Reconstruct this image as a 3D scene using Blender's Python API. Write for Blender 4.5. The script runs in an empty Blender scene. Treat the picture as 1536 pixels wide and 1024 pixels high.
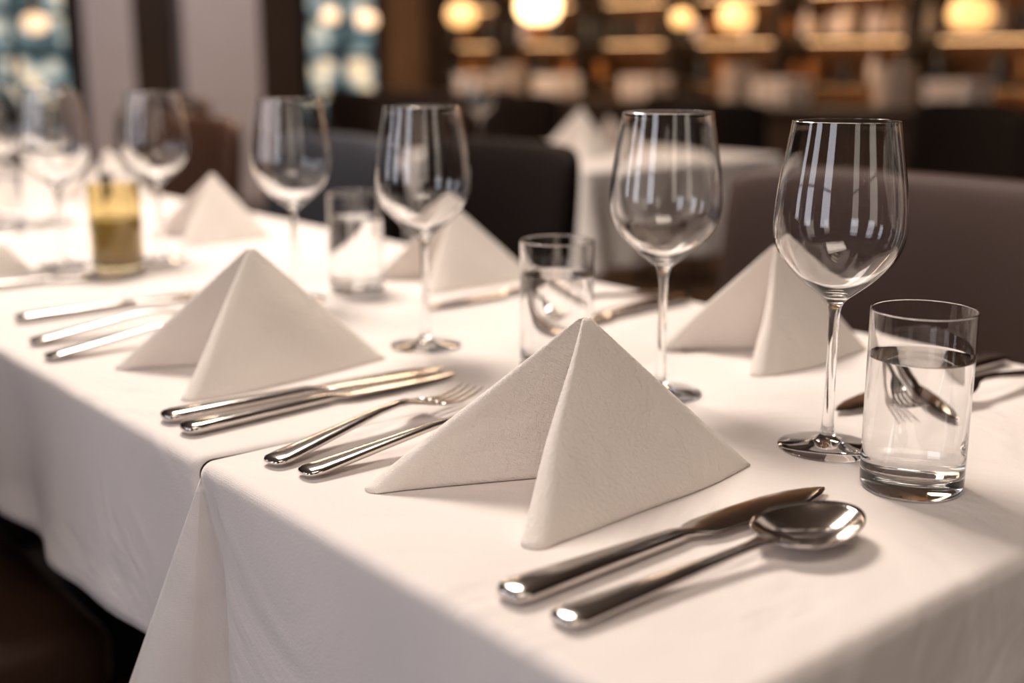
import bpy, bmesh, math, random
from mathutils import Vector, Matrix
random.seed(4)
scene = bpy.context.scene
COL = scene.collection
ZT = 0.75
ZN = 0.7526   # near cloth surface
ZF = 0.7508   # far cloth surface

# ------------------------------------------------------------------ materials
def new_mat(name):
    m = bpy.data.materials.new(name); m.use_nodes = True
    return m, m.node_tree, m.node_tree.nodes['Principled BSDF']

def pmat(name, color, rough=0.5, metal=0.0, bump=0.0, bscale=50.0, var=0.0, coat=0.0, emis=None, estr=0.0, sheen=0.0, spec=0.5):
    m, nt, b = new_mat(name)
    b.inputs['Base Color'].default_value = (*color, 1)
    b.inputs['Roughness'].default_value = rough
    b.inputs['Metallic'].default_value = metal
    b.inputs['Coat Weight'].default_value = coat
    b.inputs['Sheen Weight'].default_value = sheen
    b.inputs['Specular IOR Level'].default_value = spec
    if emis:
        b.inputs['Emission Color'].default_value = (*emis, 1)
        b.inputs['Emission Strength'].default_value = estr
    if bump or var:
        tc = nt.nodes.new('ShaderNodeTexCoord')
        n = nt.nodes.new('ShaderNodeTexNoise'); n.inputs['Scale'].default_value = bscale
        n.inputs['Detail'].default_value = 6
        nt.links.new(tc.outputs['Object'], n.inputs['Vector'])
        if bump:
            bp = nt.nodes.new('ShaderNodeBump'); bp.inputs['Strength'].default_value = bump
            bp.inputs['Distance'].default_value = 0.002
            nt.links.new(n.outputs['Fac'], bp.inputs['Height'])
            nt.links.new(bp.outputs['Normal'], b.inputs['Normal'])
        if var:
            r = nt.nodes.new('ShaderNodeMix'); r.data_type = 'RGBA'
            r.inputs['A'].default_value = (*[c*(1-var) for c in color], 1)
            r.inputs['B'].default_value = (*[min(1, c*(1+var)) for c in color], 1)
            nt.links.new(n.outputs['Fac'], r.inputs['Factor'])
            nt.links.new(r.outputs['Result'], b.inputs['Base Color'])
    return m

def cloth_mat(name, color, weave=1400, wst=0.25, wr=0.5, wrs=14, wd=0.0006, wrd=0.004):
    m, nt, b = new_mat(name)
    b.inputs['Base Color'].default_value = (*color, 1)
    b.inputs['Roughness'].default_value = 0.85
    b.inputs['Specular IOR Level'].default_value = 0.25
    b.inputs['Sheen Weight'].default_value = 0.12
    tc = nt.nodes.new('ShaderNodeTexCoord')
    n1 = nt.nodes.new('ShaderNodeTexNoise'); n1.inputs['Scale'].default_value = weave; n1.inputs['Detail'].default_value = 4
    n2 = nt.nodes.new('ShaderNodeTexNoise'); n2.inputs['Scale'].default_value = wrs; n2.inputs['Detail'].default_value = 4
    n2.inputs['Distortion'].default_value = 0.8
    w1 = nt.nodes.new('ShaderNodeTexWave'); w1.inputs['Scale'].default_value = 330; w1.bands_direction = 'X'; w1.inputs['Distortion'].default_value = 1.5
    w2 = nt.nodes.new('ShaderNodeTexWave'); w2.inputs['Scale'].default_value = 330; w2.bands_direction = 'DIAGONAL'; w2.inputs['Distortion'].default_value = 1.5
    ad = nt.nodes.new('ShaderNodeMath'); ad.operation = 'ADD'
    ml = nt.nodes.new('ShaderNodeMath'); ml.operation = 'MULTIPLY_ADD'; ml.inputs[1].default_value = 0.12
    b1 = nt.nodes.new('ShaderNodeBump'); b1.inputs['Strength'].default_value = wst; b1.inputs['Distance'].default_value = wd
    b2 = nt.nodes.new('ShaderNodeBump'); b2.inputs['Strength'].default_value = wr; b2.inputs['Distance'].default_value = wrd
    for n in (n1, n2, w1, w2): nt.links.new(tc.outputs['Object'], n.inputs['Vector'])
    nt.links.new(w1.outputs['Fac'], ad.inputs[0]); nt.links.new(w2.outputs['Fac'], ad.inputs[1])
    nt.links.new(ad.outputs[0], ml.inputs[0]); nt.links.new(n1.outputs['Fac'], ml.inputs[2])
    nt.links.new(n2.outputs['Fac'], b2.inputs['Height'])
    nt.links.new(ml.outputs[0], b1.inputs['Height'])
    nt.links.new(b2.outputs['Normal'], b1.inputs['Normal'])
    nt.links.new(b1.outputs['Normal'], b.inputs['Normal'])
    return m

def glass_mat(name, color=(1, 1, 1), ior=1.5, rough=0.0):
    m, nt, b = new_mat(name)
    b.inputs['Base Color'].default_value = (*color, 1)
    b.inputs['Roughness'].default_value = rough
    b.inputs['IOR'].default_value = ior
    b.inputs['Transmission Weight'].default_value = 1.0
    return m

M_CLOTH = cloth_mat('tablecloth_linen', (0.84, 0.77, 0.74), weave=520, wst=0.55, wr=1.0, wrs=5, wrd=.016)
M_NAP = cloth_mat('napkin_linen', (0.90, 0.82, 0.755), weave=380, wst=1.0, wr=0.9, wrs=22, wd=0.0012)
M_GLASS = glass_mat('clear_glass')
M_WATER = glass_mat('water', ior=1.333)
M_AMBER = glass_mat('amber_glass', (0.93, 0.82, 0.55))
M_STEEL = pmat('polished_steel', (0.60, 0.56, 0.53), rough=0.14, metal=1.0)
M_WOOD = pmat('dark_wood', (0.035, 0.02, 0.013), rough=0.4, bump=0.2, bscale=20, var=0.3)
M_LEATHER = pmat('dark_leather', (0.05, 0.024, 0.016), rough=0.3, bump=0.3, bscale=180)
M_MAUVE = pmat('mauve_brown_leather', (0.066, 0.040, 0.034), rough=0.6, bump=0.3, bscale=160, spec=.22)
M_BLUE = pmat('blue_grey_upholstery', (0.045, 0.046, 0.055), rough=0.8, bump=0.3, bscale=200, spec=.15)
M_BROWN = pmat('brown_leather', (0.065, 0.027, 0.015), rough=0.5, bump=0.3, bscale=160, spec=.3)
M_BLACK = pmat('black_upholstery', (0.010, 0.006, 0.005), rough=0.8, spec=.1)
M_BRASS = pmat('brass', (0.6, 0.38, 0.15), rough=0.3, metal=1)

# ------------------------------------------------------------------ mesh utils
def mesh_obj(name, verts, faces, mat=None, smooth=True, angle=None, parent=None, loc=(0, 0, 0), rz=0.0, mats=None, midx=None):
    me = bpy.data.meshes.new(name)
    me.from_pydata([tuple(v) for v in verts], [], faces)
    me.update()
    bm = bmesh.new(); bm.from_mesh(me)
    bmesh.ops.recalc_face_normals(bm, faces=bm.faces)
    bm.to_mesh(me); bm.free()
    if mats:
        for m in mats: me.materials.append(m)
        if midx:
            for p, i in zip(me.polygons, midx): p.material_index = i
    elif mat: me.materials.append(mat)
    for p in me.polygons: p.use_smooth = smooth
    if angle is not None: me.set_sharp_from_angle(angle=math.radians(angle))
    ob = bpy.data.objects.new(name, me); COL.objects.link(ob)
    ob.location = loc; ob.rotation_euler = (0, 0, rz)
    if parent: ob.parent = parent
    return ob

def inst(ob, name, loc, rz=0.0, parent=None, scale=None):
    o = bpy.data.objects.new(name, ob.data); COL.objects.link(o)
    o.location = loc; o.rotation_euler = (0, 0, rz)
    if scale: o.scale = scale
    for m in ob.modifiers:
        n = o.modifiers.new(m.name, m.type)
        for pr in m.bl_rna.properties:
            if not pr.is_readonly:
                try: setattr(n, pr.identifier, getattr(m, pr.identifier))
                except Exception: pass
    if parent: o.parent = parent
    return o

def empty(name, loc=(0, 0, 0), rz=0.0):
    e = bpy.data.objects.new(name, None); COL.objects.link(e)
    e.location = loc; e.rotation_euler = (0, 0, rz); e.empty_display_size = 0.1
    return e

class Geo:
    def __init__(s): s.v = []; s.f = []; s.m = []
    def add(s, v, f, mi=0):
        o = len(s.v); s.v += [tuple(x) for x in v]
        s.f += [tuple(i+o for i in q) for q in f]; s.m += [mi]*len(f)

def lathe_geo(profile, segs=48, c=(0, 0, 0)):
    v = []; f = []; idx = []
    for r, z in profile:
        if r <= 1e-7:
            idx.append([len(v)]*segs); v.append((c[0], c[1], c[2]+z))
        else:
            st = len(v)
            for k in range(segs):
                a = 2*math.pi*k/segs
                v.append((c[0]+r*math.cos(a), c[1]+r*math.sin(a), c[2]+z))
            idx.append([st+k for k in range(segs)])
    for i in range(len(profile)-1):
        a, b = idx[i], idx[i+1]
        for k in range(segs):
            k2 = (k+1) % segs
            q = []
            for t in (a[k], a[k2], b[k2], b[k]):
                if t not in q: q.append(t)
            if len(q) >= 3: f.append(tuple(q))
    return v, f

def loft_geo(rings, cap=True):
    v = []; f = []; n = len(rings[0])
    for r in rings: v += [tuple(p) for p in r]
    for i in range(len(rings)-1):
        for k in range(n):
            k2 = (k+1) % n
            f.append((i*n+k, i*n+k2, (i+1)*n+k2, (i+1)*n+k))
    if cap:
        f.append(tuple(range(n))[::-1]); f.append(tuple((len(rings)-1)*n+k for k in range(n)))
    return v, f

def ring(c, u, w, hu, hw, n=16, e=2.0):
    c = Vector(c); u = Vector(u); w = Vector(w); out = []
    for k in range(n):
        a = 2*math.pi*k/n; ca, sa = math.cos(a), math.sin(a)
        out.append(c + u*hu*math.copysign(abs(ca)**(2/e), ca) + w*hw*math.copysign(abs(sa)**(2/e), sa))
    return out

def box_geo(x0, x1, y0, y1, z0, z1):
    v = [(x0, y0, z0), (x1, y0, z0), (x1, y1, z0), (x0, y1, z0), (x0, y0, z1), (x1, y0, z1), (x1, y1, z1), (x0, y1, z1)]
    f = [(0, 3, 2, 1), (4, 5, 6, 7), (0, 1, 5, 4), (1, 2, 6, 5), (2, 3, 7, 6), (3, 0, 4, 7)]
    return v, f

def box(name, x0, x1, y0, y1, z0, z1, mat, bevel=0.0, parent=None, segs=3, smooth=True):
    cx, cy, cz = (x0+x1)/2, (y0+y1)/2, (z0+z1)/2
    v, f = box_geo(x0-cx, x1-cx, y0-cy, y1-cy, z0-cz, z1-cz)
    o = mesh_obj(name, v, f, mat, smooth=False, parent=parent, loc=(cx, cy, cz))
    if bevel:
        b = o.modifiers.new('bevel', 'BEVEL'); b.width = bevel; b.segments = segs
        if smooth:
            for p in o.data.polygons: p.use_smooth = True
    return o

def spline(pts, n):
    out = []
    P = [pts[0]]+list(pts)+[pts[-1]]
    for i in range(1, len(P)-2):
        for k in range(n):
            t = k/n
            o = []
            for d in range(len(pts[0])):
                p0, p1, p2, p3 = P[i-1][d], P[i][d], P[i+1][d], P[i+2][d]
                o.append(0.5*((2*p1)+(-p0+p2)*t+(2*p0-5*p1+4*p2-p3)*t*t+(-p0+3*p1-3*p2+p3)*t**3))
            out.append(tuple(o))
    out.append(tuple(pts[-1]))
    return out

# ------------------------------------------------------------------ room
M_FLOOR = pmat('floor_dark_wood', (0.05, 0.03, 0.02), rough=0.35, var=0.3, bscale=3)
M_CEIL = pmat('ceiling_paint', (0.22, 0.17, 0.14), rough=0.9)
M_WALLD = pmat('wall_dark_panel', (0.028, 0.018, 0.014), rough=0.7, var=0.2, bscale=2, spec=.2)
M_WALLW = pmat('wall_wood_panel', (0.17, 0.09, 0.045), rough=0.5, var=0.3, bscale=3)
M_PLAST = pmat('column_plaster', (0.38, 0.355, 0.385), rough=0.8, var=0.08, bscale=4)
X0, X1, Y0, Y1, ZC = -3.0, 6.25, -3.0, 8.4, 3.0
box('floor', X0, X1, Y0, Y1, -0.1, 0, M_FLOOR)
box('ceiling', X0, X1, Y0, Y1, ZC, ZC+0.1, M_CEIL)
box('wall_left', X0-0.1, X0, Y0, Y1, 0, ZC, M_WALLD)
box('wall_right', X1, X1+0.1, Y0, Y1, 0, ZC, M_WALLW)
box('wall_front', X0, X1, Y0-0.1, Y0, 0, ZC, M_WALLD)
box('wall_back', X0, X1, Y1, Y1+0.1, 0, ZC, M_WALLD)
box('baseboard_back', X0, X1, Y1-0.02, Y1, 0, 0.12, M_WOOD)

def pane_mat(name, seed):
    m, nt, b = new_mat(name)
    b.inputs['Base Color'].default_value = (0.05, 0.07, 0.08, 1)
    b.inputs['Roughness'].default_value = 0.1
    tc = nt.nodes.new('ShaderNodeTexCoord')
    mp = nt.nodes.new('ShaderNodeMapping'); mp.inputs['Location'].default_value = (seed, seed*2, seed*3)
    n = nt.nodes.new('ShaderNodeTexNoise'); n.inputs['Scale'].default_value = 4.5; n.inputs['Detail'].default_value = 2
    r = nt.nodes.new('ShaderNodeValToRGB'); e = r.color_ramp
    e.elements[0].position = 0.40; e.elements[0].color = (0.015, 0.028, 0.032, 1)
    e.elements[1].position = 0.66; e.elements[1].color = (1.0, 0.70, 0.40, 1)
    a = e.elements.new(0.50); a.color = (0.12, 0.19, 0.21, 1)
    a = e.elements.new(0.56); a.color = (0.50, 0.49, 0.42, 1)
    nt.links.new(tc.outputs['Object'], mp.inputs['Vector'])
    nt.links.new(mp.outputs['Vector'], n.inputs['Vector'])
    nt.links.new(n.outputs['Fac'], r.inputs['Fac'])
    nt.links.new(r.outputs['Color'], b.inputs['Emission Color'])
    b.inputs['Emission Strength'].default_value = 1.2
    return m

M_FILL_LEFT = pmat('daylight_window_glass', (.6, .65, .7), rough=.2, emis=(.90, .90, 1.0), estr=3.6)  # cool glow for the added left-wall panes
M_FILL_FRONT = pmat('evening_window_glass', (.6, .6, .6), rough=.2, emis=(1.0, .88, .74), estr=1.5)  # warm glow for the added panes behind the camera

def window(name, loc, rz, w, h, nx, nz, pane):
    """local: faces -Y (into the room)"""
    e = empty(name, loc, rz)
    v, f = box_geo(-w/2, w/2, -0.02, -0.005, -h/2, h/2)
    mesh_obj('pane', v, f, pane, smooth=False, parent=e)
    g = Geo(); t = 0.035
    for i in range(nx+1):
        x = -w/2+w*i/nx
        g.add(*box_geo(x-t/2, x+t/2, -0.06, -0.003, -h/2, h/2))
    for i in range(nz+1):
        z = -h/2+h*i/nz
        g.add(*box_geo(-w/2, w/2, -0.055, -0.003, z-t/2, z+t/2))
    mesh_obj('mullions', g.v, g.f, M_BLACK, smooth=False, parent=e)
window('window_1', (2.11, Y1, 1.6), 0, 1.82, 2.2, 5, 8, pane_mat('window_view_a', 1))
window('window_2', (5.18, Y1, 1.6), 0, .64, 2.2, 2, 8, pane_mat('window_view_b', 5))
for i, y in enumerate((-.1, 2.0, 4.1)):  # unseen glowing panes, added for side light and stripes in the glasses
    window('window_%d' % (3+i), (X0, y, 1.55), math.radians(90), .95, 1.9, 1, 2, M_FILL_LEFT)
for i, x in enumerate((-1.4, .8)):  # unseen panes behind the camera, added to light near faces and napkins
    window('window_%d' % (6+i), (x, Y0, 1.6), math.radians(180), .9, 1.8, 1, 2, M_FILL_FRONT)

def column(name, x0, x1, mat):
    g = Geo()
    w = x1-x0
    g.add(*box_geo(-w/2, w/2, -0.15, 0, 0, ZC))
    g.add(*box_geo(-w/2-0.015, w/2+0.015, -0.165, 0, 0, 0.14))
    g.add(*box_geo(-w/2-0.015, w/2+0.015, -0.165, 0, ZC-0.12, ZC))
    mesh_obj(name, g.v, g.f, mat, smooth=False, loc=((x0+x1)/2, Y1, 0))
column('pilaster', 3.09, 3.43, M_PLAST)
column('pilaster', 3.80, 4.40, M_PLAST)
column('pilaster', 5.58, 6.2, M_WALLW)

# ------------------------------------------------------------------ tables + cloths
def table(name, cx, cy, w, l):
    e = empty(name, (cx, cy, 0))
    v, f = box_geo(-w/2, w/2, -l/2, l/2, ZT-0.035, ZT-0.003)
    o = mesh_obj('top', v, f, M_WOOD, smooth=False, parent=e)
    v, f = lathe_geo([(0, 0), (0.2, 0), (0.2, 0.012), (0.19, 0.02), (0.05, 0.035), (0.035, 0.06), (0.035, ZT-0.07), (0.12, ZT-0.036), (0, ZT-0.036)], 32)
    mesh_obj('pedestal', v, f, M_BLACK, parent=e, angle=40)
for i in range(5):
    table('dining_table', 0.6825, 0.655+i*0.69, 0.672, 0.685)

def seg_path(p0, p1, n, nrm):
    out = []
    for k in range(n):
        t = k/n
        out.append((p0[0]+(p1[0]-p0[0])*t, p0[1]+(p1[1]-p0[1])*t, nrm[0], nrm[1]))
    return out
def arc(cx, cy, r, a0, a1, n):
    out = []
    for k in range(n):
        a = math.radians(a0+(a1-a0)*k/n)
        out.append((cx+r*math.cos(a), cy+r*math.sin(a), math.cos(a), math.sin(a)))
    return out

def cloth(name, path, z, drop, R=0.010, closed=False, fold=None, wave=0.010, seed=0.0, corners=(), step=0.012, fade=0.12, thick=.0009):
    s = [0.0]
    for i in range(1, len(path)):
        s.append(s[-1]+math.hypot(path[i][0]-path[i-1][0], path[i][1]-path[i-1][1]))
    L = s[-1]
    levels = []
    for k in range(7):
        th = math.radians(90*k/6)
        levels.append((R*(1-math.sin(th)), z-R*(1-math.cos(th)), 0.0))
    d = step
    while d < drop:
        levels.append((0.0, z-R-d, d)); d += step
    levels.append((0.0, z-R-drop, drop))
    verts = []; faces = []
    rows = []
    for ins, zz, d in levels:
        row = []
        if fold:
            (ax, ay, ox, oy) = fold
            k = max(0.0, d)/0.17
            crease = (ax-.004*min(1, k*2), ay-.004*min(1, k*2)); tip = (ax+ox*k, ay+oy*k)
            back = (ax+0.010*min(1, k*3), ay+oy*k*0.55)
            pts = []
            for j in range(6):
                t = j/6
                pts.append((back[0]+(tip[0]-back[0])*t, back[1]+(tip[1]-back[1])*t))
            for j in range(8):
                t = j/8
                bul = math.sin(math.pi*t)*0.008*k
                pts.append((tip[0]+(crease[0]-tip[0])*t - bul, tip[1]+(crease[1]-tip[1])*t - bul*0.4))
            for p in pts: row.append((p[0]+ins, p[1], zz))
        for i, (px, py, nx, ny) in enumerate(path):
            q = d/0.2
            fd = 1.0 if closed else min(1, s[i]/fade)*min(1, (L-s[i])/fade)
            off = q*wave*fd*(math.sin(s[i]*2*math.pi/0.33+seed)+0.5*math.sin(s[i]*2*math.pi/0.143+seed*2.3)) + q*0.008*fd
            for (kx, ky) in corners:
                dist = math.hypot(px-kx, py-ky)
                off += d*0.28*math.exp(-(dist/0.05)**2)
            if fold:
                ds = s[i]
                off -= min(1, q*2.2)*0.016*math.exp(-((ds-0.006)/0.016)**2)
            row.append((px-nx*ins+nx*off, py-ny*ins+ny*off, zz))
        rows.append(row)
    n = len(rows[0])
    for r in rows: verts += r
    for i in range(len(rows)-1):
        for k in range(n if closed else n-1):
            k2 = (k+1) % n
            faces.append((i*n+k, i*n+k2, (i+1)*n+k2, (i+1)*n+k))
    faces.append(tuple(range(n)))
    c = Vector((sum(v[0] for v in verts)/len(verts), sum(v[1] for v in verts)/len(verts), z))
    verts = [(v[0]-c.x, v[1]-c.y, v[2]-c.z) for v in verts]
    o = mesh_obj(name, verts, faces, M_CLOTH, loc=c)
    if o.data.polygons[-1].normal.z < 0:
        o.data.flip_normals()
    m = o.modifiers.new('solid', 'SOLIDIFY'); m.thickness = thick; m.offset = -1
    return o

xa, xb = 0.332, 1.033
ya, yb = 0.2965, 0.7355
rc = 0.012
path = seg_path((xa, yb), (xa, ya+rc), 90, (-1, 0)) + arc(xa+rc, ya+rc, rc, 180, 270, 8) + \
    seg_path((xa+rc, ya), (xb-rc, ya), 80, (0, -1)) + arc(xb-rc, ya+rc, rc, 270, 360, 8) + seg_path((xb, ya+rc), (xb, yb), 60, (1, 0)) + [(xb, yb, 1, 0)]
cloth('tablecloth', path, ZN, 0.23, fold=(xa, yb, -0.045, 0.052), seed=0.4, corners=((xa, ya), (xb, ya)), wave=0.007, thick=.0014)
yb2 = 3.78
xa2, xb2 = xa+0.003, xb-0.003
path = seg_path((xb2, 0.68), (xb2, yb2-rc), 200, (1, 0)) + arc(xb2-rc, yb2-rc, rc, 0, 90, 8) + seg_path((xb2-rc, yb2), (xa2+rc, yb2), 50, (0, 1)) + \
    arc(xa2+rc, yb2-rc, rc, 90, 180, 8) + seg_path((xa2, yb2-rc), (xa2, 0.745), 200, (-1, 0)) + [(xa2, 0.745, -1, 0)]
cloth('tablecloth', path, ZF, 0.165, seed=1.9, corners=((xa2, yb2), (xb2, yb2)), wave=0.010, fade=0.3)

# ------------------------------------------------------------------ glasses
def wine_profile():
    outer = [(0.0335, 0.0), (0.0338, 0.0009), (0.033, 0.0016), (0.024, 0.0030), (0.012, 0.0052), (0.0062, 0.0085), (0.0046, 0.014), (0.0039, 0.024), (0.0036, 0.045), (0.0035, 0.075),
             (0.0037, 0.092), (0.0045, 0.101), (0.0072, 0.1065), (0.0140, 0.1120), (0.0235, 0.1195), (0.0325, 0.1285), (0.0395, 0.1375), (0.0433, 0.147), (0.0446, 0.157), (0.0441, 0.170),
             (0.0423, 0.186), (0.0396, 0.203), (0.0370, 0.218), (0.0356, 0.2272), (0.0355, 0.228)]
    inner = [(0.0347, 0.2282), (0.0346, 0.2274), (0.0361, 0.218), (0.0387, 0.203), (0.0414, 0.186), (0.0432, 0.170), (0.0436, 0.157), (0.0422, 0.1475), (0.0383, 0.1385), (0.0315, 0.130),
             (0.0225, 0.1215), (0.0125, 0.1150), (0.0055, 0.1115), (0.0, 0.1105)]
    o = spline(outer, 4); i = spline(inner, 4)
    pr = [(0.0, 0.0)] + o + [(0.0351, 0.2284)] + i
    return [(max(0, r), max(0, z)) for r, z in pr]
v, f = lathe_geo(wine_profile(), 72)
wg = mesh_obj('wine_glass', v, f, M_GLASS, loc=(0.690, 0.484, ZN+0.0003))
for x, y in [(0.702, 0.657), (0.657, 0.925), (0.678, 1.210), (0.676, 1.576), (0.553, 1.613), (0.70, 2.07), (0.655, 2.17), (0.72, 2.55)]:
    inst(wg, 'wine_glass', (x, y, (ZN if y < yb else ZF)+0.0003))

def tumbler(loc, mat=M_GLASS, water=True, name='water_glass', level=0.086):
    e = empty(name, loc)
    def ro(z): return 0.0324+0.0001*(z-.03)/.086
    def ri(z): return 0.0315+0.0003*(z-.03)/.086
    zz = [.03, .045, .06, .075, .09, .105, .113, .1148, .1154]
    pr = [(0, 0), (.026, 0), (0.0285, 0), (0.0308, 0.0006), (0.0318, 0.002), (0.0322, 0.005), (0.0323, 0.008), (.03235, .018)] + [(ro(z), z) for z in zz] + \
         [(0.0325, 0.1160), (0.0324, 0.1165), (0.0321, 0.1167), (0.03190, 0.1165), (0.0318, 0.1160)] + [(ri(z), z) for z in zz[::-1]] + \
         [(0.0313, .022), (0.0307, 0.0165), (0.0299, .0140), (0.029, 0.0125), (0.027, 0.0116), (0.024, 0.0112), (0.012, 0.0109), (0, 0.0108)]
    v, f = lathe_geo(pr, 80)
    mesh_obj('glass', v, f, mat, parent=e)
    if water:
        def rr(z): return ri(z)+0.00012
        pw = [(0, 0.0107), (.012, .0108), (0.024, 0.0111), (.027, .0115), (0.0292, 0.0125), (.0300, .0140), (0.0308, 0.0165), (.0314, .022)] + \
             [(rr(z), z) for z in (.03, .045, .06, .075, level-.004, level-.001)] + \
             [(rr(level), level+0.0009), (rr(level)-0.0006, level+.0003), (rr(level)-0.0016, level), (rr(level)-.003, level-.0001), (.015, level-.0001), (0, level-0.0001)]
        v, f = lathe_geo(pw, 80)
        mesh_obj('water', v, f, M_WATER, parent=e, angle=60)
    return e
tumbler((0.665, 0.4005, ZN+0.0003))
tumbler((0.694, 0.777, ZF+0.0003))
tumbler((0.765, 1.218, ZF+0.0003))
e = tumbler((0.588, 1.512, ZF+0.0003), mat=M_AMBER, water=False, name='amber_candle_glass')
v, f = lathe_geo([(0, 0.0115), (0.028, 0.013), (0.0302, 0.022), (0.0305, 0.07), (0.030, 0.072), (0.0, 0.071)], 48)
mesh_obj('candle_wax', v, f, pmat('candle_wax', (0.45, 0.36, 0.18), rough=0.4), parent=e, angle=40)
tumbler((0.60, 2.02, ZF+0.0003))
tumbler((0.78, 1.98, ZF+0.0003))

# ------------------------------------------------------------------ napkins
def napkin(A, B, C, P, h, z, name='folded_napkin', seed=0):
    rnd = random.Random(seed)
    A, B, C, P = map(Vector, (A, B, C, P))
    NL = 40
    rows = []
    b1, b2 = 0.008+rnd.uniform(-.002, .002), 0.006+rnd.uniform(-.002, .002)
    for li in range(NL+1):
        s = 0.035+0.965*li/NL
        a = P+(A-P)*s; b = P+(B-P)*s; c = P+(C-P)*s
        zz = h*(1-s)
        r = 0.0007+0.0086*s**1.25
        def side(c, a, b, bul, ph):
            d = (a-c).normalized(); n = Vector((d.y, -d.x))
            if n.dot(b-c) > 0: n = -n
            pts = []
            Ln = (a-c).length
            wob = 0.0025*math.sin(ph+s*6.0)*s
            for k in range(20):
                u = 0.03+0.97*k/20*(1-r/Ln)
                pts.append(c+d*Ln*u+n*(bul*math.sin(math.pi*u)*s + 0.0022*math.sin(7*u+ph+s*5)*s*math.sin(math.pi*u)))
            cen = a-d*r-n*r + n*wob
            for k in range(11):
                th = math.pi*k/10
                pts.append(cen+n*r*math.cos(th)+d*r*1.15*math.sin(th))
            for k in range(1, 15):
                u = (1-r/Ln)*(1-k/15*0.86)
                pts.append(c+d*Ln*u-n*(2*r*u**0.8)+n*(bul*0.7*math.sin(math.pi*u)*s)+n*wob*u)
            return pts
        pa = side(c, a, b, b1, seed*1.7); pb = side(c, b, a, b2, seed*2.9+1)
        loop = pa+pb[::-1]
        rows.append([(p.x, p.y, zz) for p in loop])
    cen = (A+B+C)/3
    n = len(rows[0]); verts = []; faces = []
    for r_ in rows: verts += [(x-cen.x, y-cen.y, zz) for x, y, zz in r_]
    for i in range(NL):
        for k in range(n):
            k2 = (k+1) % n
            faces.append((i*n+k, i*n+k2, (i+1)*n+k2, (i+1)*n+k))
    q0 = Vector((sum(p[0] for p in rows[0])/n, sum(p[1] for p in rows[0])/n))
    verts.append((q0.x-cen.x, q0.y-cen.y, h*0.975)); t = len(verts)-1
    for k in range(n): faces.append((t, (k+1) % n, k))
    o = mesh_obj(name, verts, faces, M_NAP, loc=(cen.x, cen.y, z+0.0008))
    m = o.modifiers.new('solid', 'SOLIDIFY'); m.thickness = 0.0012; m.offset = -1
    return o
napkin((.410, .475), (.3965, .628), (.624, .494), (.5175, .552), .109, ZN, seed=1)
napkin((.394, .884), (.3965, 1.039), (.604, .908), (.497, .966), .109, ZF, seed=2)
n3 = napkin((.8075, .633), (.827, .777), (.972, .640), (.896, .697), .102, ZN, seed=3)
napkin((.816, 1.133), (.826, 1.275), (.990, 1.145), (.90, 1.205), .095, ZF, seed=4)
napkin((.750, 1.67), (.76, 1.81), (.905, 1.68), (.835, 1.74), .10, ZF, seed=5)
napkin((.360, 1.58), (.364, 1.72), (.512, 1.60), (.435, 1.65), .09, ZF, seed=6)
napkin((.58, 2.36), (.59, 2.50), (.76, 2.37), (.67, 2.43), .11, ZF, seed=7)
napkin((.82, 2.28), (.83, 2.42), (.985, 2.29), (.91, 2.35), .10, ZF, seed=8)

# ------------------------------------------------------------------ cutlery
Yv, Zv = (0, 1, 0), (0, 0, 1)
def knife_mesh():
    S = [(0, .0035, .0015, .0046), (.0012, .0075, .0028, .0046), (.004, .0102, .0040, .0046), (.010, .0112, .0045, .0047), (.03, .0104, .0045, .0047), (.07, .0085, .0041, .0047), (.11, .0066, .0038, .0046),
         (.124, .0060, .0037, .0046), (.129, .0052, .0030, .0046), (.134, .0060, .0024, .0046), (.140, .0095, .0014, .0046), (.150, .0124, .0011, .0046), (.18, .0134, .0011, .0046), (.21, .0130, .0010, .0044),
         (.232, .0108, .0009, .0040), (.247, .0070, .0008, .0036), (.256, .0028, .0006, .0034), (.2585, .0004, .0003, .0034)]
    rs = []
    for x, w, h, z in S:
        sh = 0.0
        if x > .138: sh = -.0015*min(1, (x-.138)/.02)
        rs.append(ring((x, sh, z), Yv, Zv, w, h, 24, 3.0 if x < .13 else 2.2))
    return loft_geo(rs)
v, f = knife_mesh()
KN = [((.354, .434), -0.7, ZN), ((.354, .846), -1.8, ZF), ((.3526, .807), 2.5, ZF), ((.385, 1.285), 3, ZF), ((1.015, .915), 186, ZF), ((1.012, 1.08), 184, ZF), ((1.02, .535), 182, ZN), ((.36, 1.50), 0, ZF)]
kn = mesh_obj('table_knife', v, f, M_STEEL, loc=(*KN[0][0], KN[0][2]+.0004), rz=math.radians(KN[0][1]), angle=50)
for (p, a, z) in KN[1:]: inst(kn, 'table_knife', (p[0], p[1], z+.0004), math.radians(a))

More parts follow.
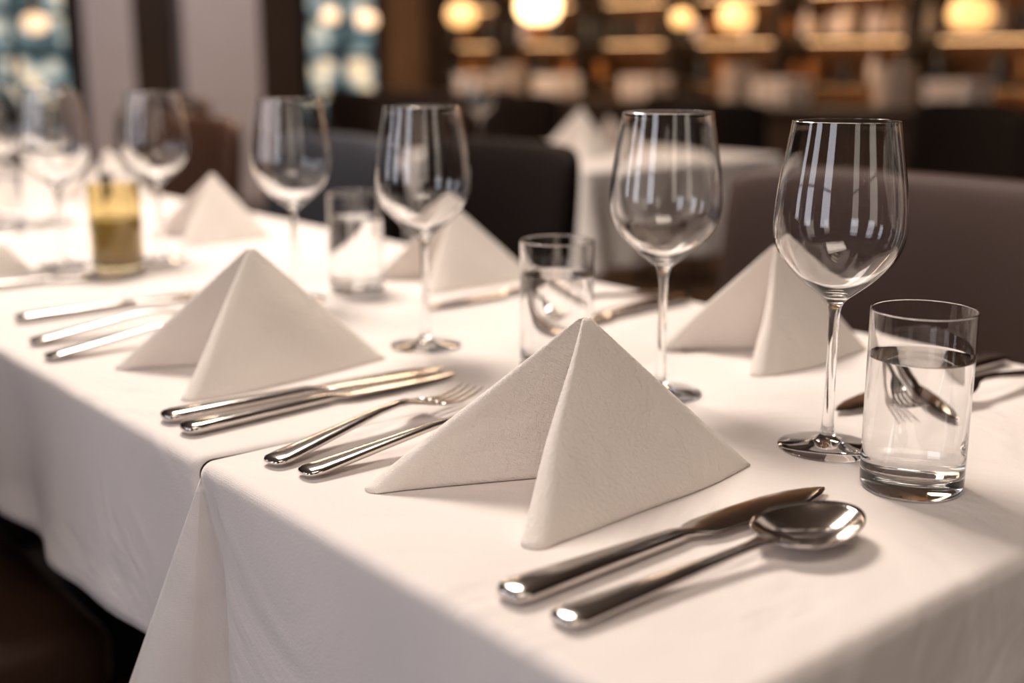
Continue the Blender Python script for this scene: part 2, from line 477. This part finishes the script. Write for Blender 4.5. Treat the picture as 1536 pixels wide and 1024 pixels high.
def spoon_mesh():
    g = Geo()
    S = [(0, .003, .0008, .0036), (.0012, .0072, .0020, .0037), (.004, .0100, .0030, .0038), (.012, .0108, .0032, .0040), (.035, .0092, .0030, .0048), (.075, .0064, .0027, .0064), (.11, .0044, .0025, .0080), (.132, .0037, .0023, .0092),
         (.144, .0039, .0021, .0100), (.152, .0054, .0017, .0106), (.160, .0074, .0012, .0112)]
    g.add(*loft_geo([ring((x*.93, 0, z), Yv, Zv, w, h, 20, 2.8) for x, w, h, z in S]))
    cx, a, b, dep, z0 = .181, .0365, .0280, .0115, .0132
    NR, NA = 14, 48
    top = []; bot = []
    for side, off in ((top, 0.0), (bot, -0.0015)):
        for i in range(NR+1):
            r = i/NR
            for k in range(NA):
                t = 2*math.pi*k/NA
                x = cx+a*r*math.cos(t); y = b*r*math.sin(t)*(1-0.13*math.cos(t))
                z = z0-dep*(1-r**2.3)+off*(1 if r < 1 else .6) + 0.0018*math.cos(t)*r*r
                side.append((x, y, z))
    v = top+bot; f = []
    nT = (NR+1)*NA
    for base in (0, nT):
        for i in range(NR):
            for k in range(NA):
                k2 = (k+1) % NA
                f.append((base+i*NA+k, base+i*NA+k2, base+(i+1)*NA+k2, base+(i+1)*NA+k))
    for k in range(NA):
        k2 = (k+1) % NA
        f.append((NR*NA+k, NR*NA+k2, nT+NR*NA+k2, nT+NR*NA+k))
    g.add(v, f)
    return g.v, g.f
v, f = spoon_mesh()
sp = mesh_obj('table_spoon', v, f, M_STEEL, loc=(.357, .397, ZN+.0004), rz=math.radians(-4.0))
bm = bmesh.new(); bm.from_mesh(sp.data); bmesh.ops.remove_doubles(bm, verts=bm.verts, dist=1e-6); bmesh.ops.recalc_face_normals(bm, faces=bm.faces); bm.to_mesh(sp.data); bm.free()

def fork_mesh():
    g = Geo()
    S = [(0, .003, .0008, .0036), (.0012, .0070, .0018, .0037), (.004, .0096, .0028, .0040), (.012, .0104, .0032, .0045), (.035, .0090, .0030, .0070), (.075, .0062, .0027, .0115), (.105, .0044, .0025, .0150), (.125, .0038, .0022, .0160),
         (.135, .0060, .0018, .0155), (.143, .0105, .0014, .0140), (.151, .0132, .0011, .0118), (.163, .0136, .0010, .0095)]
    g.add(*loft_geo([ring((x, 0, z), Yv, Zv, w, h, 20, 2.8) for x, w, h, z in S]))
    for j in range(4):
        y = -.0114+j*.0076
        T = [(.160, .0023, .0010, .0100), (.170, .0021, .0010, .0080), (.185, .0018, .0010, .0068), (.200, .0015, .0009, .0085), (.210, .0009, .0007, .0112), (.213, .0003, .0003, .0122)]
        g.add(*loft_geo([ring((x, y*(1-.08*(x-.16)/.05), z), Yv, Zv, w, h, 10, 2.5) for x, w, h, z in T]))
    return g.v, g.f
v, f = fork_mesh()
FK = [((.364, .697), 12, ZN), ((.370, .664), 0, ZN), ((.352, 1.098), 4, ZF), ((.362, 1.17), 3, ZF), ((1.02, .475), 176, ZN), ((1.015, .955), 186, ZF), ((.36, 1.87), 3, ZF)]
fk = mesh_obj('table_fork', v, f, M_STEEL, loc=(*FK[0][0], FK[0][2]+.0004), rz=math.radians(FK[0][1]))
for (p, a, z) in FK[1:]: inst(fk, 'table_fork', (p[0], p[1], z+.0004), math.radians(a))

# ------------------------------------------------------------------ chairs
def chair(name, loc, rz, mat, W=0.46, top=0.88, seat=0.48):
    e = empty(name, loc, rz)
    box('seat', -.23, .23, -W/2, W/2, seat-.085, seat, mat, bevel=.03, parent=e, segs=5)
    box('seat_frame', -.215, .215, -W/2+.015, W/2-.015, seat-.125, seat-.08, M_WOOD, bevel=.005, parent=e)
    rings = []
    N = 18
    for i in range(N+1):
        t = -1+2*i/N
        tt = math.sin(t*math.pi/2)
        y = W/2*tt
        k = (1-abs(tt)**6)**0.5 if abs(tt) < 1 else 0
        hz = (top-.40)/2*(0.86+0.14*k) if abs(tt) < 1 else (top-.40)/2*.84
        hx = .032*(0.25+0.75*k)
        x = -.255+0.055*tt*tt
        rings.append(ring((x, y, .40+(top-.40)/2), (1, 0, 0), (0, 0, 1), hx, hz, 28, 5))
    rings = [[Vector((p.x-(p.z-.40)*.09, p.y, p.z)) for p in r] for r in rings]
    v, f = loft_geo(rings)
    mesh_obj('backrest', v, f, mat, parent=e, angle=60)
    g = Geo()
    for sx, sy in ((-1, -1), (1, -1), (1, 1), (-1, 1)):
        g.add(*loft_geo([ring((sx*.20-(.02 if sx < 0 else 0), sy*(W/2-.035), 0), (1, 0, 0), (0, 1, 0), .012, .012, 8, 4),
                         ring((sx*.19, sy*(W/2-.04), seat-.1), (1, 0, 0), (0, 1, 0), .019, .019, 8, 4)]))
    mesh_obj('legs', g.v, g.f, M_WOOD, parent=e, smooth=False)
    return e
chair('dining_chair', (.17, 1.335, 0), 0, M_LEATHER, W=.47, seat=.475)
chair('dining_chair', (.17, 2.05, 0), 0, M_LEATHER)
chair('dining_chair', (1.08, .80, 0), math.pi, M_MAUVE, W=.62, top=.882)
chair('dining_chair', (1.12, 1.69, 0), math.pi, M_BLACK, W=.42, top=.88)
chair('dining_chair', (1.12, 2.28, 0), math.pi, M_BLUE, W=.46, top=.865)
chair('dining_chair', (1.12, 2.95, 0), math.pi, M_BROWN, W=.5, top=.88)
chair('dining_chair', (1.30, 3.60, 0), math.pi, M_BROWN, W=.5, top=.88)
chair('dining_chair', (1.30, 4.6, 0), math.radians(200), M_BLACK, top=.86)
chair('dining_chair', (2.0, 4.9, 0), math.radians(170), M_BROWN, top=.86)
def side_table(cx, cy, w, l, sd):
    table('dining_table', cx, cy, w-.03, l-.03)
    x0, x1, y0, y1 = cx-w/2, cx+w/2, cy-l/2, cy+l/2
    p = seg_path((x0, y1-rc), (x0, y0+rc), 40, (-1, 0))+arc(x0+rc, y0+rc, rc, 180, 270, 6)+seg_path((x0+rc, y0), (x1-rc, y0), 40, (0, -1))+arc(x1-rc, y0+rc, rc, 270, 360, 6) + \
        seg_path((x1, y0+rc), (x1, y1-rc), 40, (1, 0))+arc(x1-rc, y1-rc, rc, 0, 90, 6)+seg_path((x1-rc, y1), (x0+rc, y1), 40, (0, 1))+arc(x0+rc, y1-rc, rc, 90, 180, 6)
    cloth('tablecloth', p, ZF, .25, closed=True, seed=sd, corners=((x0, y0), (x1, y0), (x0, y1), (x1, y1)), wave=.012, step=.03)
side_table(2.48, 2.66, .80, .86, .7)
inst(n3, 'folded_napkin', (2.38, 2.57, ZF+.0012), .3, scale=(1.2, 1.2, 1.35))
inst(n3, 'folded_napkin', (2.70, 2.75, ZF+.0012), 1.3)
inst(wg, 'wine_glass', (2.24, 2.86, ZF+.0003))
chair('dining_chair', (1.92, 2.72, 0), 0, M_BLACK, top=.76)
for i in range(7):
    chair('dining_chair', (4.2+.1*math.sin(i*2), 1.9+i*.72, 0), math.radians(180 if i % 2 else 0), M_BLACK, top=.86)

# ------------------------------------------------------------------ bar
bar = empty('bar_counter', (4.95, 5.1, 0))
g = Geo(); L = 3.1
g.add(*box_geo(-.02, .40, -L, L, 0, .76))
for i in range(13):
    y = -L+i*(2*L/12.0)
    g.add(*box_geo(-.035, -.02, y-.03, y+.03, .05, .74))
mesh_obj('counter_body', g.v, g.f, M_WOOD, smooth=False, parent=bar)
o = box('counter_top', -.06, .44, -L-.03, L+.03, .76, .80, M_WOOD, bevel=.006, parent=bar)

M_STRIP = pmat('led_strip', (1, .8, .5), emis=(1.0, .55, .24), estr=4.0)
M_BACK = pmat('bar_back_panel', (0.14, 0.06, 0.022), rough=.5, var=.6, bscale=4)
shelf = empty('back_bar_shelving', (6.05, 5.1, 0))
g = Geo()
zs = [.62, .90, 1.16, 1.44, 1.75, 2.05]
for z in zs: g.add(*box_geo(-.17, .18, -3.1, 3.1, z-.025, z))
for i in range(8):
    y = -3.1+i*6.2/7
    g.add(*box_geo(-.175, .18, y-.02, y+.02, 0, 2.3))
mesh_obj('shelf_frame', g.v, g.f, M_WOOD, smooth=False, parent=shelf)
v, f = box_geo(.18, .195, -3.1, 3.1, 0, 2.3)
mesh_obj('back_panel', v, f, M_BACK, smooth=False, parent=shelf)
g = Geo()
for z in zs[1:]: g.add(*box_geo(.12, .15, -3.05, 3.05, z-.033, z-.0255))
mesh_obj('led_strips', g.v, g.f, M_STRIP, smooth=False, parent=shelf)
BM = [pmat('bottle_amber', (.50, .18, .03), rough=.15, spec=.8), pmat('bottle_dark', (.03, .03, .025), rough=.1, spec=.8), pmat('bottle_label_cream', (.75, .55, .38), rough=.5),
      pmat('bottle_pink_white', (.88, .70, .61), rough=.35), pmat('bottle_copper', (.6, .25, .08), rough=.25, metal=.6)]
g = Geo()
for zi, z in enumerate(zs[:5]):
    y = -3.0
    while y < 3.0:
        px_y = 5.1+y
        bright = (3.3 < px_y < 4.6 and zi == 2)
        r = random.uniform(.028, .042); hh = random.uniform(.15, .215)
        if bright or random.random() < (.55 if zi == 1 else .8):
            pr = [(0, 0), (r, 0), (r, hh*.6), (r*.85, hh*.68), (r*.35, hh*.78), (r*.33, hh*.97), (r*.4, hh), (0, hh)]
            if random.random() < .3: pr = [(0, 0), (r*.8, 0), (r*1.1, hh*.5), (r*1.0, hh*.6), (0, hh*.6)]
            v, f = lathe_geo(pr, 12, (random.uniform(-.10, .05), y, z+.001))
            mi = random.choice([3, 3, 2]) if bright else random.choice([0, 0, 1, 1, 1, 1, 3, 4])
            g.add(v, f, mi)
        y += 2*r+random.uniform(.005, .02 if bright else .07)
mesh_obj('bottles', g.v, g.f, mats=BM, midx=g.m, parent=shelf, angle=50)

M_CHINA = pmat('white_china', (.87, .77, .70), rough=.3)
def stack(name, x, y, kind):
    g = Geo()
    if kind == 0:
        for k in range(12): g.add(*lathe_geo([(0, k*.016), (.05, k*.016), (.105, k*.016+.013), (.107, k*.016+.018), (.05, k*.016+.006), (0, k*.016+.005)], 24))
    else:
        for k in range(3):
            for j in range(3):
                for l in range(2):
                    g.add(*lathe_geo([(0, 0), (.022, 0), (.036, .045), (.038, .065), (.034, .063), (.02, .008), (0, .006)], 16, (k*.085-.085, j*.085-.085, l*.067)))
    mesh_obj(name, g.v, g.f, M_CHINA, loc=(x, y, .801), angle=50)
for x, y, k in [(5.15, 6.60, 1), (5.12, 6.2, 0), (5.15, 5.78, 1), (5.15, 4.30, 0), (5.12, 4.0, 1), (5.15, 3.35, 0), (5.15, 3.02, 1), (5.15, 5.0, 1)]:
    stack('plate_stack' if k == 0 else 'cup_stack', x, y, k)

# ------------------------------------------------------------------ pendant lamps
M_GLOBE = pmat('lamp_globe_bright', (1, .85, .6), emis=(1.0, .62, .28), estr=6)
M_GLOBE2 = pmat('lamp_globe_amber', (1, .8, .5), emis=(1.0, .50, .16), estr=1.6)
M_GLOBE3 = pmat('lamp_globe_soft', (1, .85, .7), emis=(1.0, .68, .40), estr=1.2)
def pendant(x, y, z, r=.085, mt=None):
    e = empty('pendant_lamp', (x, y, z))
    pr = [(0, -r*.85)]+[(r*1.15*math.cos(math.radians(a))**.6, r*.85*math.sin(math.radians(a))) for a in range(-75, 76, 15)]+[(0, r*.85)]
    v, f = lathe_geo(pr, 32); mesh_obj('globe', v, f, mt or M_GLOBE2, parent=e)
    v, f = lathe_geo([(0, r*.83), (r*.4, r*.83), (r*.35, r*1.05), (.006, r*1.2), (.004, ZC-z-.02), (.05, ZC-z-.02), (.05, ZC-z), (0, ZC-z)], 20)
    mesh_obj('cap_and_cord', v, f, M_BRASS, parent=e, angle=40)
for p in [(5.2, 6.83, 1.33, .09, M_GLOBE2), (5.2, 6.02, 1.36, .12, M_GLOBE), (5.2, 4.39, 1.25, .08, M_GLOBE2), (5.2, 4.78, 1.25, .055, M_GLOBE2), (5.2, 3.02, 1.23, .085, M_GLOBE2),
          (4.25, 7.0, 1.30, .05, M_GLOBE3), (4.5, 6.95, 1.28, .06, M_GLOBE3), (2.35, 7.0, 1.22, .06, M_GLOBE3), (2.1, 7.2, 1.36, .07, M_GLOBE3)]:
    pendant(*p)

# ------------------------------------------------------------------ lights
def area(name, loc, target, size, power, color, sy=None):
    l = bpy.data.lights.new(name, 'AREA'); l.energy = power; l.color = color
    l.shape = 'RECTANGLE'; l.size = size; l.size_y = sy or size
    o = bpy.data.objects.new(name, l); COL.objects.link(o); o.location = loc
    d = Vector(target)-Vector(loc); o.rotation_euler = d.to_track_quat('-Z', 'Y').to_euler()
    return o
area('ceiling_light_table', (1.1, 2.2, 2.85), (.8, 1.0, .75), .8, 92, (1.0, .88, .77))
area('ceiling_light_near', (-.1, -.2, 2.9), (.6, .8, .75), 1.2, 27, (1.0, .85, .72))  # added fill for near cloth sides and napkins, no fixture
area('ceiling_light_bar', (4.7, 5.0, 2.9), (5.2, 5.0, .8), .6, 210, (1.0, .70, .46), sy=5)  # added area light that brightens the counter items, no fixture
area('ceiling_light_back', (3.8, 6.6, 2.9), (3.9, 8.4, 1.2), 1.2, 40, (1.0, .90, .88))  # added area light to lift the columns on the back wall
w = bpy.data.worlds.new('room_ambient'); scene.world = w; w.use_nodes = True
w.node_tree.nodes['Background'].inputs[0].default_value = (1, .85, .75, 1)
w.node_tree.nodes['Background'].inputs[1].default_value = .3

# ------------------------------------------------------------------ camera
cam = bpy.data.cameras.new('camera'); co = bpy.data.objects.new('camera', cam); COL.objects.link(co)
co.location = (0, 0, ZT+.27)
co.rotation_euler = (math.radians(90-13.16), 0, math.radians(-39.6))
cam.sensor_width = 36; cam.lens = 36*1800/1536
cam.clip_start = .02
cam.dof.use_dof = True; cam.dof.focus_distance = .79; cam.dof.aperture_fstop = 2.8
scene.camera = co
scene.view_settings.view_transform = 'Standard'
scene.view_settings.look = 'None'
scene.view_settings.exposure = 0.08
